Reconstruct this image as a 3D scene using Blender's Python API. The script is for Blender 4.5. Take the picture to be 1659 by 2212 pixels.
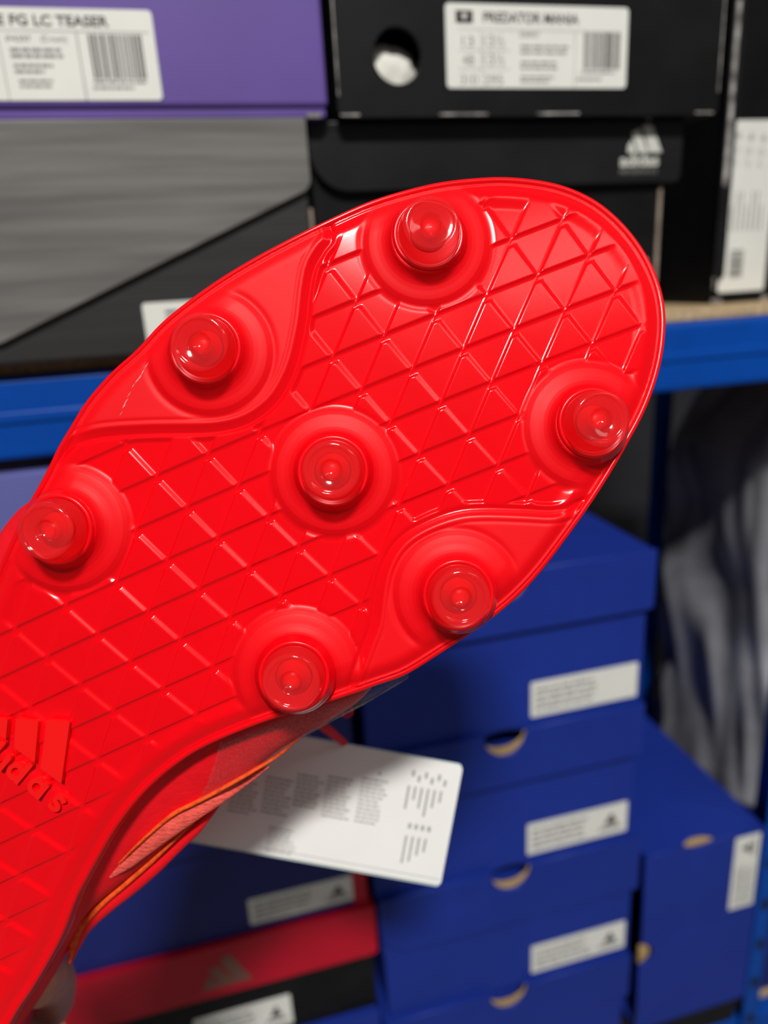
import bpy, bmesh, math, random
import numpy as np
from mathutils import Matrix, Vector, Euler

for o in list(bpy.data.objects):
    bpy.data.objects.remove(o, do_unlink=True)
scene = bpy.context.scene
COL = scene.collection
random.seed(7)
rng = np.random.default_rng(7)

# ------------------------------------------------------------------ camera
FPX = 1534.0                       # focal length in pixels of the 1659 x 2212 frame
CAMH = 1.40
yaw, pitch, roll = (math.radians(a) for a in (13.173, 17.68, -3.486))
fwd = Vector((math.sin(yaw)*math.cos(pitch), math.cos(yaw)*math.cos(pitch), -math.sin(pitch)))
rt0 = Vector((math.cos(yaw), -math.sin(yaw), 0))
up0 = rt0.cross(fwd)
rt = math.cos(roll)*rt0 + math.sin(roll)*up0
up = -math.sin(roll)*rt0 + math.cos(roll)*up0
CAM = Matrix(((rt.x, up.x, -fwd.x, 0), (rt.y, up.y, -fwd.y, 0), (rt.z, up.z, -fwd.z, CAMH), (0, 0, 0, 1)))
cd = bpy.data.cameras.new('camera')
cam = bpy.data.objects.new('camera', cd)
COL.objects.link(cam)
cam.matrix_world = CAM
cd.sensor_fit = 'VERTICAL'
cd.sensor_height = 24.0
cd.sensor_width = 18.0
cd.lens = 24.0*FPX/2212.0
cd.clip_start = 0.01
cd.dof.use_dof = True
cd.dof.focus_distance = 0.177
cd.dof.aperture_fstop = 5.0
scene.camera = cam

# ------------------------------------------------------------------ light
w = bpy.data.worlds.new('world'); scene.world = w; w.use_nodes = True
bg = w.node_tree.nodes['Background']
bg.inputs[0].default_value = (1.0, 0.98, 0.97, 1); bg.inputs[1].default_value = 0.13

def area(name, loc, direction, sx, sy, power, col=(1, 0.985, 0.95)):
    l = bpy.data.lights.new(name, 'AREA'); l.shape = 'RECTANGLE'; l.size = sx; l.size_y = sy
    l.energy = power; l.color = col
    o = bpy.data.objects.new(name, l); COL.objects.link(o)
    o.location = loc; o.rotation_euler = Vector(direction).to_track_quat('-Z', 'Y').to_euler()
    return o
KD = Vector((0.115, 0.632, -0.766)).normalized()
area('ceiling_lamp_key', Vector((0.05, 0.17, CAMH-0.08)) - KD*3.2, KD, 0.42, 0.22, 128)
area('added_fill_lamp', (0.9, -0.9, 2.75), (-0.3, 0.5, -0.9), 1.2, 0.25, 4)  # unseen fill lamp, added to lift the overall light

vs = scene.view_settings
vs.view_transform = 'Standard'; vs.look = 'None'; vs.gamma = 1.0; vs.use_curve_mapping = False
vs.exposure = -0.2

# ------------------------------------------------------------------ helpers
def tag(o, label=None, cat=None, group=None, kind=None):
    if label: o['label'] = label
    if cat: o['category'] = cat
    if group: o['group'] = group
    if kind: o['kind'] = kind
    return o

def empty(name, loc, rz=0.0):
    o = bpy.data.objects.new(name, None); COL.objects.link(o)
    o.location = loc; o.rotation_euler = (0, 0, rz); o.empty_display_size = 0.02
    return o

def link(name, me, mat, parent=None, smooth=False):
    o = bpy.data.objects.new(name, me); COL.objects.link(o)
    if mat is not None:
        me.materials.clear(); me.materials.append(mat)
    if smooth:
        me.polygons.foreach_set('use_smooth', [True]*len(me.polygons))
    if parent is not None: o.parent = parent
    return o

def pydata(name, verts, faces):
    me = bpy.data.meshes.new(name); me.from_pydata([tuple(v) for v in verts], [], faces); me.update()
    return me

def fast_mesh(name, verts, quads):
    """numpy mesh of quads or triangles"""
    verts = np.asarray(verts, np.float32); quads = np.asarray(quads, np.int32)
    n = quads.shape[1]
    me = bpy.data.meshes.new(name)
    me.vertices.add(len(verts)); me.vertices.foreach_set('co', verts.ravel())
    me.loops.add(quads.size); me.loops.foreach_set('vertex_index', quads.ravel())
    me.polygons.add(len(quads)); me.polygons.foreach_set('loop_start', np.arange(0, quads.size, n, dtype=np.int32))
    me.update(calc_edges=True); me.validate()
    return me

def boxmesh(name, x0, x1, y0, y1, z0, z1, bev=0.0012, seg=2):
    bm = bmesh.new()
    bmesh.ops.create_cube(bm, size=1)
    for v in bm.verts:
        v.co = Vector(((x0+x1)/2 + v.co.x*(x1-x0), (y0+y1)/2 + v.co.y*(y1-y0), (z0+z1)/2 + v.co.z*(z1-z0)))
    if bev: bmesh.ops.bevel(bm, geom=bm.edges[:], offset=bev, segments=seg, affect='EDGES', profile=0.5)
    me = bpy.data.meshes.new(name); bm.to_mesh(me); bm.free()
    return me

def joinmesh(name, meshes):
    bm = bmesh.new()
    for m in meshes: bm.from_mesh(m); bpy.data.meshes.remove(m)
    me = bpy.data.meshes.new(name); bm.to_mesh(me); bm.free()
    return me

def eval_mesh(o):
    dg = bpy.context.evaluated_depsgraph_get(); dg.update()
    return bpy.data.meshes.new_from_object(o.evaluated_get(dg))

FRONT = Matrix(((1, 0, 0, 0), (0, 0, -1, 0), (0, 1, 0, 0), (0, 0, 0, 1)))   # xy plane -> upright plane facing -Y

def panel(loops, thick, bevel=0.0, front=True):
    """flat shape cut from sheet: outer loop + holes, back at 0, front at +thick"""
    c = bpy.data.curves.new('shape', 'CURVE'); c.dimensions = '2D'; c.fill_mode = 'BOTH'
    c.extrude = max(thick/2-bevel, 1e-6); c.bevel_depth = bevel; c.bevel_resolution = 1
    for lp in loops:
        s = c.splines.new('POLY'); s.points.add(len(lp)-1); s.use_cyclic_u = True
        for p, q in zip(s.points, lp): p.co = (q[0], q[1], 0, 1)
    o = bpy.data.objects.new('shape', c); COL.objects.link(o)
    me = eval_mesh(o)
    bpy.data.objects.remove(o, do_unlink=True); bpy.data.curves.remove(c)
    me.transform(Matrix.Translation((0, 0, thick/2)))
    if front: me.transform(FRONT)
    return me

_textcache = {}
def textmesh(body, bold=0.0, extrude=0.0, bevel=0.0):
    k = (body, bold, extrude, bevel)
    if k not in _textcache:
        c = bpy.data.curves.new('text', 'FONT'); c.body = body; c.offset = bold; c.extrude = extrude
        c.bevel_depth = bevel; c.resolution_u = 6
        o = bpy.data.objects.new('text', c); COL.objects.link(o)
        me = eval_mesh(o)
        bpy.data.objects.remove(o, do_unlink=True); bpy.data.curves.remove(c)
        _textcache[k] = me
    return _textcache[k]

def rounded(x0, x1, y0, y1, r=0.002, n=5, corners=(1, 1, 1, 1)):
    """loop; corners = bl, br, tr, tl radius factors"""
    pts = []
    for (cx, cy, a0, f) in ((x0, y0, 180, corners[0]), (x1, y0, 270, corners[1]), (x1, y1, 0, corners[2]), (x0, y1, 90, corners[3])):
        rr = r*f
        if rr <= 0: pts.append((cx, cy)); continue
        ox = cx + (rr if cx == x0 else -rr); oy = cy + (rr if cy == y0 else -rr)
        for i in range(n+1):
            a = math.radians(a0 + 90*i/n); pts.append((ox+rr*math.cos(a), oy+rr*math.sin(a)))
    return pts

# ------------------------------------------------------------------ materials
MATS = {}
def mat(name, rgb, rough=0.5, spec=0.5, coat=0.0, var=0.06, scale=40, bump=0.0, bscale=200, stretch=(1, 1, 1), metal=0.0, trans=0.0, ior=1.45, sss=0.0, alpha=1.0, rgb2=None):
    m = bpy.data.materials.new(name); m.use_nodes = True
    nt = m.node_tree; b = nt.nodes['Principled BSDF']
    tc = nt.nodes.new('ShaderNodeTexCoord'); mp = nt.nodes.new('ShaderNodeMapping'); mp.inputs['Scale'].default_value = stretch
    nt.links.new(tc.outputs['Object'], mp.inputs[0])
    nz = nt.nodes.new('ShaderNodeTexNoise'); nz.inputs['Scale'].default_value = scale; nz.inputs['Detail'].default_value = 4
    nt.links.new(mp.outputs[0], nz.inputs['Vector'])
    rp = nt.nodes.new('ShaderNodeValToRGB')
    c1 = tuple(max(0, c*(1-var)) for c in rgb); c2 = rgb2 or tuple(min(1, c*(1+var)) for c in rgb)
    rp.color_ramp.elements[0].position = 0.35; rp.color_ramp.elements[1].position = 0.65
    rp.color_ramp.elements[0].color = (*c1, 1); rp.color_ramp.elements[1].color = (*c2, 1)
    nt.links.new(nz.outputs['Fac'], rp.inputs[0]); nt.links.new(rp.outputs[0], b.inputs['Base Color'])
    b.inputs['Roughness'].default_value = rough; b.inputs['Specular IOR Level'].default_value = spec
    b.inputs['Coat Weight'].default_value = coat; b.inputs['Coat Roughness'].default_value = 0.06
    b.inputs['Metallic'].default_value = metal
    b.inputs['Transmission Weight'].default_value = trans; b.inputs['IOR'].default_value = ior
    b.inputs['Alpha'].default_value = alpha
    if sss:
        b.inputs['Subsurface Weight'].default_value = sss; b.inputs['Subsurface Radius'].default_value = (1.0, 0.1, 0.1); b.inputs['Subsurface Scale'].default_value = 0.003
    if bump:
        n2 = nt.nodes.new('ShaderNodeTexNoise'); n2.inputs['Scale'].default_value = bscale; n2.inputs['Detail'].default_value = 3
        nt.links.new(mp.outputs[0], n2.inputs['Vector'])
        bp = nt.nodes.new('ShaderNodeBump'); bp.inputs['Strength'].default_value = bump; bp.inputs['Distance'].default_value = 0.0006
        nt.links.new(n2.outputs['Fac'], bp.inputs['Height']); nt.links.new(bp.outputs[0], b.inputs['Normal'])
    MATS[name] = m
    return m

RED = mat('sole_red', (0.84, 0.0004, 0.005), rough=0.22, spec=0.4, var=0.02, scale=60)
RED_PLATE = mat('sole_red_plate', (0.84, 0.0004, 0.005), rough=0.2, spec=0.38, var=0.02, scale=60)
FROST = mat('stud_base_red', (0.84, 0.0004, 0.005), rough=0.25, spec=0.5, var=0.02, scale=60)
CLEAR = bpy.data.materials.new('stud_clear'); CLEAR.use_nodes = True      # clear red-tinted plastic
_c = CLEAR.node_tree; _c.nodes.remove(_c.nodes['Principled BSDF'])
_ct = _c.nodes.new('ShaderNodeBsdfTransparent'); _ct.inputs[0].default_value = (1.0, 0.60, 0.62, 1)
_cd = _c.nodes.new('ShaderNodeBsdfDiffuse'); _cd.inputs[0].default_value = (0.92, 0.05, 0.06, 1)
_cl = _c.nodes.new('ShaderNodeBsdfTranslucent'); _cl.inputs[0].default_value = (1.0, 0.03, 0.04, 1)
_cg = _c.nodes.new('ShaderNodeBsdfGlossy'); _cg.inputs['Roughness'].default_value = 0.07
_cf = _c.nodes.new('ShaderNodeFresnel'); _cf.inputs['IOR'].default_value = 1.5
_c1 = _c.nodes.new('ShaderNodeMixShader'); _c1.inputs[0].default_value = 0.5
_c2 = _c.nodes.new('ShaderNodeMixShader'); _c2.inputs[0].default_value = 0.36
_c3 = _c.nodes.new('ShaderNodeMixShader')
_c.links.new(_cd.outputs[0], _c1.inputs[1]); _c.links.new(_cl.outputs[0], _c1.inputs[2])
_c.links.new(_ct.outputs[0], _c2.inputs[1]); _c.links.new(_c1.outputs[0], _c2.inputs[2])
_cb = _c.nodes.new('ShaderNodeNewGeometry'); _cm = _c.nodes.new('ShaderNodeMath'); _cm.operation = 'SUBTRACT'; _cm.use_clamp = True
_c.links.new(_cf.outputs[0], _cm.inputs[0]); _c.links.new(_cb.outputs['Backfacing'], _cm.inputs[1]); _c.links.new(_cm.outputs[0], _c3.inputs[0])
_c.links.new(_c2.outputs[0], _c3.inputs[1]); _c.links.new(_cg.outputs[0], _c3.inputs[2])
_c.links.new(_c3.outputs[0], _c.nodes['Material Output'].inputs[0])
CORE = mat('stud_core_red', (0.95, 0.006, 0.005), rough=0.35, var=0.02)
LOGO = mat('logo_red', (0.95, 0.003, 0.003), rough=0.5, var=0.01)
UPPER = mat('upper_red', (0.88, 0.004, 0.012), rough=0.55, spec=0.3, var=0.08, scale=120, bump=0.25, bscale=900)
KNIT = mat('knit_pinkred', (0.9, 0.01, 0.03), rough=0.8, spec=0.2, var=0.2, scale=700, bump=0.6, bscale=1500)
SALMON = mat('fold_salmon', (0.82, 0.10, 0.075), rough=0.8, spec=0.2, var=0.25, scale=500, bump=0.6, bscale=1200, stretch=(1, 3, 1))
ORANGE = mat('piping_orange', (0.85, 0.09, 0.012), rough=0.7, spec=0.2, var=0.2, scale=600, bump=0.5, bscale=1200)
LACE = mat('lace_red', (0.75, 0.008, 0.03), rough=0.7, var=0.2, scale=900, bump=0.5, bscale=1500)
SKIN = mat('skin', (0.56, 0.24, 0.17), rough=0.5, spec=0.4, var=0.12, scale=90, bump=0.15, bscale=700)
NAIL = mat('nail', (0.62, 0.34, 0.27), rough=0.25, var=0.04)
CARD = mat('tag_white', (0.86, 0.86, 0.83), rough=0.45, var=0.015)
CARDEDGE = mat('tag_edge', (0.62, 0.74, 0.74), rough=0.5, var=0.03)
LABEL = mat('label_paper', (0.80, 0.80, 0.74), rough=0.4, var=0.02)
PRINT = mat('print_dark', (0.06, 0.056, 0.05), rough=0.5, var=0.1)
PRINTG = mat('print_grey', (0.26, 0.26, 0.24), rough=0.5, var=0.1)
PRINTT = mat('tag_print', (0.40, 0.40, 0.38), rough=0.5, var=0.1)
SCUFFW = mat('sole_scuff', (0.85, 0.20, 0.20), rough=0.6, var=0.2, scale=900)
BLACKINK = mat('print_black', (0.02, 0.02, 0.02), rough=0.5, var=0.1)
PURPLE = mat('carton_purple', (0.125, 0.075, 0.31), rough=0.42, spec=0.4, var=0.06, scale=14)
BLACKC = mat('carton_black', (0.006, 0.006, 0.0068), rough=0.45, spec=0.25, var=0.25, scale=30)
BLACKL = mat('carton_black_lid', (0.011, 0.011, 0.012), rough=0.36, spec=0.35, var=0.25, scale=20)
GREYF = mat('carton_grey_flap', (0.16, 0.153, 0.145), rough=0.38, spec=0.5, var=0.2, scale=60, stretch=(0.15, 1, 3))
GREYB = mat('carton_grey_body', (0.028, 0.028, 0.0275), rough=0.45, var=0.12, scale=60, stretch=(0.15, 1, 3))
BLUE = mat('carton_blue', (0.011, 0.032, 0.275), rough=0.45, spec=0.3, var=0.06, scale=12)
NAVY = mat('carton_navy', (0.010, 0.018, 0.15), rough=0.45, spec=0.4, var=0.1, scale=12)
LILAC = mat('carton_lilac', (0.12, 0.13, 0.37), rough=0.4, spec=0.5, var=0.06, scale=12)
CRIMSON = mat('carton_crimson', (0.50, 0.004, 0.022), rough=0.42, spec=0.4, var=0.06, scale=14)
LOGOTAN = mat('print_tan', (0.22, 0.10, 0.075), rough=0.5, var=0.05)
KRAFT = mat('kraft', (0.50, 0.33, 0.13), rough=0.8, var=0.12, scale=120)
SCUFF = mat('scuffed_edge', (0.34, 0.32, 0.30), rough=0.7, var=0.7, scale=90)
SCUFFT = mat('raw_board_edge', (0.26, 0.205, 0.16), rough=0.8, var=0.25, scale=120)
SILVER = mat('print_silver', (0.62, 0.62, 0.56), rough=0.4, var=0.04)
SILVERD = mat('print_dim', (0.22, 0.22, 0.21), rough=0.5, var=0.1)
TISSUE = mat('tissue', (0.78, 0.77, 0.69), rough=0.8, var=0.12, scale=60)
STEEL = mat('rack_blue', (0.0005, 0.06, 0.36), rough=0.42, spec=0.25, var=0.06, scale=25)
CHIP = mat('chipboard', (0.50, 0.36, 0.20), rough=0.85, var=0.25, scale=220)
WALLM = mat('wall_painted_shade', (0.02, 0.02, 0.024), rough=0.9, var=0.2, scale=5)  # charcoal colour stands in for the shade behind the rack
FLOORM = mat('floor_grey', (0.20, 0.19, 0.18), rough=0.7, var=0.15, scale=6)
BAG = mat('bag_plastic', (0.26, 0.262, 0.285), rough=0.34, spec=0.6, var=0.4, scale=9, bump=0.3, bscale=40)
SLOTSHADE = mat('slot_shade_dark', (0.004, 0.005, 0.008), rough=0.9, var=0.1)  # painted shade for the inside of the post slots

# thin clear film: mostly see-through, with a glossy skin
FILM = bpy.data.materials.new('clear_film'); FILM.use_nodes = True
_nt = FILM.node_tree; _out = _nt.nodes['Material Output']; _nt.nodes.remove(_nt.nodes['Principled BSDF'])
_tr = _nt.nodes.new('ShaderNodeBsdfTransparent'); _tr.inputs[0].default_value = (0.96, 0.94, 0.94, 1)
_gl = _nt.nodes.new('ShaderNodeBsdfGlossy'); _gl.inputs['Roughness'].default_value = 0.22
_df = _nt.nodes.new('ShaderNodeBsdfDiffuse'); _df.inputs[0].default_value = (0.9, 0.8, 0.78, 1)
_m0 = _nt.nodes.new('ShaderNodeMixShader'); _m0.inputs[0].default_value = 0.12
_nt.links.new(_gl.outputs[0], _m0.inputs[1]); _nt.links.new(_df.outputs[0], _m0.inputs[2])
_nz = _nt.nodes.new('ShaderNodeTexNoise'); _nz.inputs['Scale'].default_value = 90
_mr = _nt.nodes.new('ShaderNodeMapRange'); _mr.inputs['From Min'].default_value = 0.35; _mr.inputs['From Max'].default_value = 0.75
_mr.inputs['To Min'].default_value = 0.01; _mr.inputs['To Max'].default_value = 0.12
_nt.links.new(_nz.outputs['Fac'], _mr.inputs[0])
_m1 = _nt.nodes.new('ShaderNodeMixShader'); _nt.links.new(_mr.outputs[0], _m1.inputs[0])
_nt.links.new(_tr.outputs[0], _m1.inputs[1]); _nt.links.new(_m0.outputs[0], _m1.inputs[2]); _nt.links.new(_m1.outputs[0], _out.inputs[0])

# ------------------------------------------------------------------ setting
cm = 0.01
def Z(z): return CAMH + z*cm          # heights below are in cm relative to the camera
DECK1, DECK2 = -2.95, -73.9
tag(link('floor', boxmesh('floor', -1.6, 2.0, -2.2, 1.32, -0.05, 0.0, 0), FLOORM), kind='structure')
tag(link('wall_back', boxmesh('wall', -1.6, 2.0, 1.32, 1.40, 0.0, 2.4, 0), WALLM), kind='structure')

rack = empty('shelving_rack', (0.447, 0.44, 0))
tag(rack, 'blue steel shelving rack with chipboard decks holding the shoe boxes', 'shelf')
def rk(name, x0, x1, y0, y1, z0, z1, m, bev=0.001):
    return link(name, boxmesh(name, x0-0.447, x1-0.447, y0-0.44, y1-0.44, z0, z1, bev), m, rack)
for zt in (DECK1, DECK2):
    zb = Z(zt)
    rk('deck', -0.62, 0.70, 0.458, 0.80, zb-0.0075, zb, CHIP)
    rk('front_beam', -0.62, 0.70, 0.4445, 0.475, zb-0.0550, zb-0.0078, STEEL, 0.003)
    rk('rear_beam', -0.62, 0.70, 0.775, 0.80, zb-0.0535, zb-0.0078, STEEL, 0.003)
    # pressed groove along the beam face
    rk('beam_rib', -0.62, 0.70, 0.4432, 0.4455, zb-0.034, zb-0.027, STEEL, 0.0012)
def post(x0, y0, slots=True):
    m1 = boxmesh('a', 0, 0.018, 0, 0.0025, 0, 2.2, 0.0008)
    m2 = boxmesh('b', 0.0157, 0.018, 0, 0.034, 0, 2.2, 0.0008)
    p = link('upright_post', joinmesh('post', [m1, m2]), STEEL, rack)
    p.location = (x0-0.447, y0-0.44, 0)
    if slots:
        sl = [(0.009+0.0042*math.cos(a), 0.0075*math.sin(a)) for a in np.linspace(0, 2*math.pi, 14, endpoint=False)]
        me = panel([sl], 0.0006)
        for k in range(18):
            o_ = link('slot_shade', me, SLOTSHADE, p); o_.location = (0.0, -0.0001, 0.46+k*0.05)  # flat near-black plate painted as slot shade, no opening cut
    return p
post(0.4475, 0.4395); post(0.5165, 0.738, False)

# ------------------------------------------------------------------ printing helpers
def printing(name, items, m, parent, y):
    """items in label coordinates (metres): ('r',x0,y0,x1,y1) bars or ('t',text,x,y,height,width or None,bold)"""
    bm = bmesh.new()
    for it in items:
        if it[0] == 'r':
            _, x0, y0, x1, y1 = it
            vs_ = [bm.verts.new((x, -0.0, z)) for x, z in ((x0, y0), (x1, y0), (x1, y1), (x0, y1))]
            bm.faces.new(vs_)
        elif it[0] == 'p':
            bm.faces.new([bm.verts.new((x, 0, z)) for x, z in it[1]])
        else:
            _, body, x, yy, h, wd, bold = it
            me = textmesh(body, bold).copy()
            co = np.zeros(len(me.vertices)*3); me.vertices.foreach_get('co', co); co = co.reshape(-1, 3)
            x0, x1 = co[:, 0].min(), co[:, 0].max()
            sy = h/0.70; sx = wd/(x1-x0) if wd else sy
            T = Matrix.Translation((x - x0*sx, 0, yy)) @ Matrix(((sx, 0, 0, 0), (0, 0, -1, 0), (0, sy, 0, 0), (0, 0, 0, 1)))
            me.transform(T); bm.from_mesh(me); bpy.data.meshes.remove(me)
    me = bpy.data.meshes.new(name); bm.to_mesh(me); bm.free()
    o = link(name, me, m, parent); o.location = (0, y, 0)
    return o

def lines(x0, x1, ytop, n, pitch, th, seed=0, jag=0.35):
    """rows of unreadably small print: each row a run of short word bars"""
    r = random.Random(seed); out = []
    for k in range(n):
        yy = ytop - k*pitch; x = x0; end = x0 + (x1-x0)*(1-jag*r.random())
        while x < end:
            wl = min(end-x, (0.10+0.16*r.random())*(x1-x0))
            out.append(('r', x, yy-th, x+wl, yy)); x += wl + 0.03*(x1-x0)
    return out

def barcode(x0, x1, y0, y1, seed=1, vertical=True):
    r = random.Random(seed); out = []; p = x0 if vertical else y0; e = x1 if vertical else y1; u = (e-p)/62
    while p < e:
        wd = u*r.choice((1, 1, 2, 3)); q = min(p+wd, e)
        out.append(('r', p, y0, q, y1) if vertical else ('r', x0, p, x1, q))
        p = q + u*r.choice((1, 1, 2, 2))
    return out

def label_card(parent, x0, z0, wd, h, y=0.0, r=0.002, rot=0.0):
    me = panel([rounded(0, wd, 0, h, r)], 0.0003)
    o = link('label', me, LABEL, parent)
    o.location = (x0, y, z0); o.rotation_euler = (0, rot, 0)
    o['label'] = 'white printed paper label'
    return o
PY = -0.00042      # print sits on the card

def mountain(x0, y0, s):
    """three slanted bars rising to the right, width 1*s"""
    out = []
    for (bx, bw, h) in ((0.0, 0.26, 0.30), (0.30, 0.30, 0.56), (0.62, 0.38, 0.80)):
        lean = 0.50*h
        top = h
        out.append(('p', [(x0+s*bx, y0), (x0+s*(bx+bw), y0), (x0+s*(bx+bw-lean), y0+s*top), (x0+s*(bx+bw-lean-0.22), y0+s*(top-0.10)) if bx else (x0+s*(bx+0.02-0.02), y0+s*0.16)]))
    return out

# ------------------------------------------------------------------ upper shelf boxes
def carton(name, x0, x1, yf, z0, z1, depth, label, m, lidmat=None, bev=0.0016):
    e = empty(name, (x0*cm, yf, Z(z0)))
    tag(e, label, 'box')
    return e, (x1-x0)*cm, (z1-z0)*cm

def worn(parent, x0, x1, y, z, h=0.0016, m=None, name='worn_edge'):
    return link(name, boxmesh(name, x0, x1, y-0.0002, y+0.0014, z, z+h, 0.0006), m or SCUFF, parent)

# purple box, top left
e, wd, h = carton('shoe_box', -15.8, 8.33, 0.43, 8.93, 22.5, 0.34, 'purple shoe box with a white product label, on top of the grey box', PURPLE)
link('body', boxmesh('body', 0, wd-0.001, 0.002, 0.34, 0, h-0.02, 0.0015), PURPLE, e)
link('lid', boxmesh('lid', -0.001, wd, 0, 0.342, 0.0055, h, 0.002), PURPLE, e)
worn(e, wd-0.012, wd-0.004, 0.001, 0.0, 0.0025)
lx0 = 8.33*0  # label left edge stands outside the frame
lb = label_card(e, (-9.6+15.8)*cm, (9.78-8.93)*cm, 0.0925, 0.0400, y=-0.0002, r=0.0022)
W0 = 0.0925
printing('printing', [('t', 'ELITE FG LC TEASER', 0.0068, 0.0325, 0.0044, 0.0645, 0.028)], PRINT, lb, PY)
printing('small_print', [('t', 'IF4397', 0.0225, 0.0255, 0.0026, 0.0115, 0.012), ('t', '(C-num)', 0.0385, 0.0257, 0.0026, 0.0120, 0.012)]
    + lines(0.0235, 0.0475, 0.0228, 2, 0.0026, 0.0015, 3, 0.1) + lines(0.024, 0.044, 0.0160, 2, 0.0026, 0.0014, 4, 0.4)
    + lines(0.025, 0.043, 0.0092, 2, 0.0023, 0.0012, 5, 0.2) + lines(0.0600, 0.086, 0.0088, 1, 0.002, 0.0012, 6, 0.0) + lines(0.0595, 0.079, 0.0062, 1, 0.002, 0.0012, 7, 0.0)
    + [('r', 0.0, 0.0301, 0.090, 0.0304), ('r', 0.0550, 0.0, 0.0556, 0.0301), ('r', 0.019, 0.0, 0.0194, 0.03)], PRINTG, lb, PY)
printing('barcode', barcode(0.0605, 0.0868, 0.0095, 0.0292, 11), PRINT, lb, PY)

# grey box with the slanted flap
e, wd, h = carton('shoe_box', -17.2, 6.9, 0.43, DECK1, 8.90, 0.34, 'dark grey shoe box whose paler flap has a slanted lower edge', GREYB)
link('body', boxmesh('body', 0, wd, 0.004, 0.34, 0, h-0.001, 0.0015), GREYB, e)
fl = [(-0.001, h), (wd+0.0005, h), (wd+0.0008, h-0.028)]
cxr, czr, rr = wd-0.006, h-0.030, 0.0068
for a in np.linspace(0, -65, 6): fl.append((cxr+rr*math.cos(math.radians(a)), czr+rr*math.sin(math.radians(a))))
fl += [(-10.5*cm+17.2*cm, (-1.75-DECK1)*cm), (-0.001, (-4.3-DECK1)*cm+0.018)]
link('front_flap', panel([[(x, z) for x, z in fl]], 0.0035, 0.0006), GREYF, e).location = (0, 0.004, 0)
worn(e, wd-0.0005, wd+0.0015, 0.003, 0.03, h-0.075, SCUFFT)
lb = label_card(e, (-3.0+17.2)*cm, (-2.45-DECK1)*cm, 0.062, 0.0227, y=0.0038)
printing('printing', lines(0.012, 0.055, 0.018, 5, 0.0035, 0.0016, 9), PRINT, lb, PY)

# black box with the round hole, top centre
e, wd, h = carton('shoe_box', 8.87, 32.95, 0.43, 8.93, 22.4, 0.34, 'black shoe box with a round finger hole and a wide white label', BLACKC)
circ = [(0.0352+0.0140*math.cos(a), 0.0300+0.0143*math.sin(a)) for a in np.linspace(2*math.pi, 0, 36, endpoint=False)]
link('front_panel', panel([rounded(0, wd, 0, h, 0.0045, 5), circ], 0.0030, 0.0005), BLACKC, e).location = (0, 0.0030, 0)
link('body', joinmesh('body', [boxmesh('b', 0.0006, wd-0.0006, 0.003, 0.34, 0.0006, 0.003, 0.0003), boxmesh('b', 0.0006, wd-0.0006, 0.003, 0.34, h-0.003, h-0.0006, 0.0003),
     boxmesh('b', 0.0006, 0.003, 0.003, 0.34, 0.003, h-0.003, 0.0003), boxmesh('b', wd-0.003, wd-0.0006, 0.003, 0.34, 0.003, h-0.003, 0.0003), boxmesh('b', 0.003, wd-0.003, 0.337, 0.34, 0.003, h-0.003, 0.0003)]), BLACKC, e)
for (a, b_) in ((0.001, 0.012), (0.058, 0.088), (0.118, 0.146), (wd-0.016, wd-0.003)):
    worn(e, a, b_, -0.0003, 0.0004, 0.0013)
worn(e, 0.0003, 0.0011, -0.0003, 0.010, 0.10)
worn(e, wd-0.0011, wd-0.0003, -0.0003, 0.012, 0.08)
lb = label_card(e, (15.2-8.87)*cm, (10.36-8.93)*cm, 0.1125, 0.0412, r=0.0022)
printing('printing', [('t', 'PREDATOR MANIA', 0.0222, 0.0325, 0.0048, 0.0585, 0.024)], PRINT, lb, PY)
printing('small_print', [('t', '13', 0.0095, 0.0205, 0.0052, 0.0068, 0.0), ('t', '13½', 0.0222, 0.0205, 0.0060, 0.0125, 0.0), ('t', '48', 0.0095, 0.0115, 0.0052, 0.0068, 0.0),
     ('t', '13½', 0.0222, 0.0115, 0.0060, 0.0125, 0.0), ('t', '310', 0.0082, 0.0018, 0.0050, 0.0098, 0.0), ('t', '295', 0.0222, 0.0018, 0.0050, 0.0115, 0.0), ('t', 'ID0937', 0.0442, 0.0255, 0.0026, 0.0120, 0.01)]
     + lines(0.0445, 0.0770, 0.0215, 2, 0.0028, 0.0013, 12, 0.1) + lines(0.0445, 0.070, 0.0135, 2, 0.0026, 0.0013, 13, 0.4) + lines(0.0445, 0.066, 0.0062, 2, 0.0023, 0.0011, 14, 0.2)
     + lines(0.0830, 0.105, 0.0088, 1, 0.002, 0.0012, 15, 0.0) + lines(0.080, 0.096, 0.0052, 1, 0.002, 0.0012, 16, 0.0)
     + [('r', 0.0075, 0.0288, 0.108, 0.0290), ('r', 0.0205, 0.0, 0.0208, 0.0288), ('r', 0.0785, 0.0, 0.0788, 0.0288), ('r', 0.0075, 0.0187, 0.038, 0.0189), ('r', 0.0075, 0.0095, 0.038, 0.0097)], PRINTG, lb, PY)
printing('barcode', barcode(0.0845, 0.1075, 0.0098, 0.0285, 17), PRINT, lb, PY)
printing('logo_block', [('r', 0.0060, 0.0318, 0.0160, 0.0378)], BLACKINK, lb, PY)
printing('logo_mark', [('p', [(0.0095, 0.0365), (0.0125, 0.0365), (0.0125, 0.0345), (0.0110, 0.0332), (0.0095, 0.0345)])], SILVER, lb, PY-0.0001)
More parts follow.
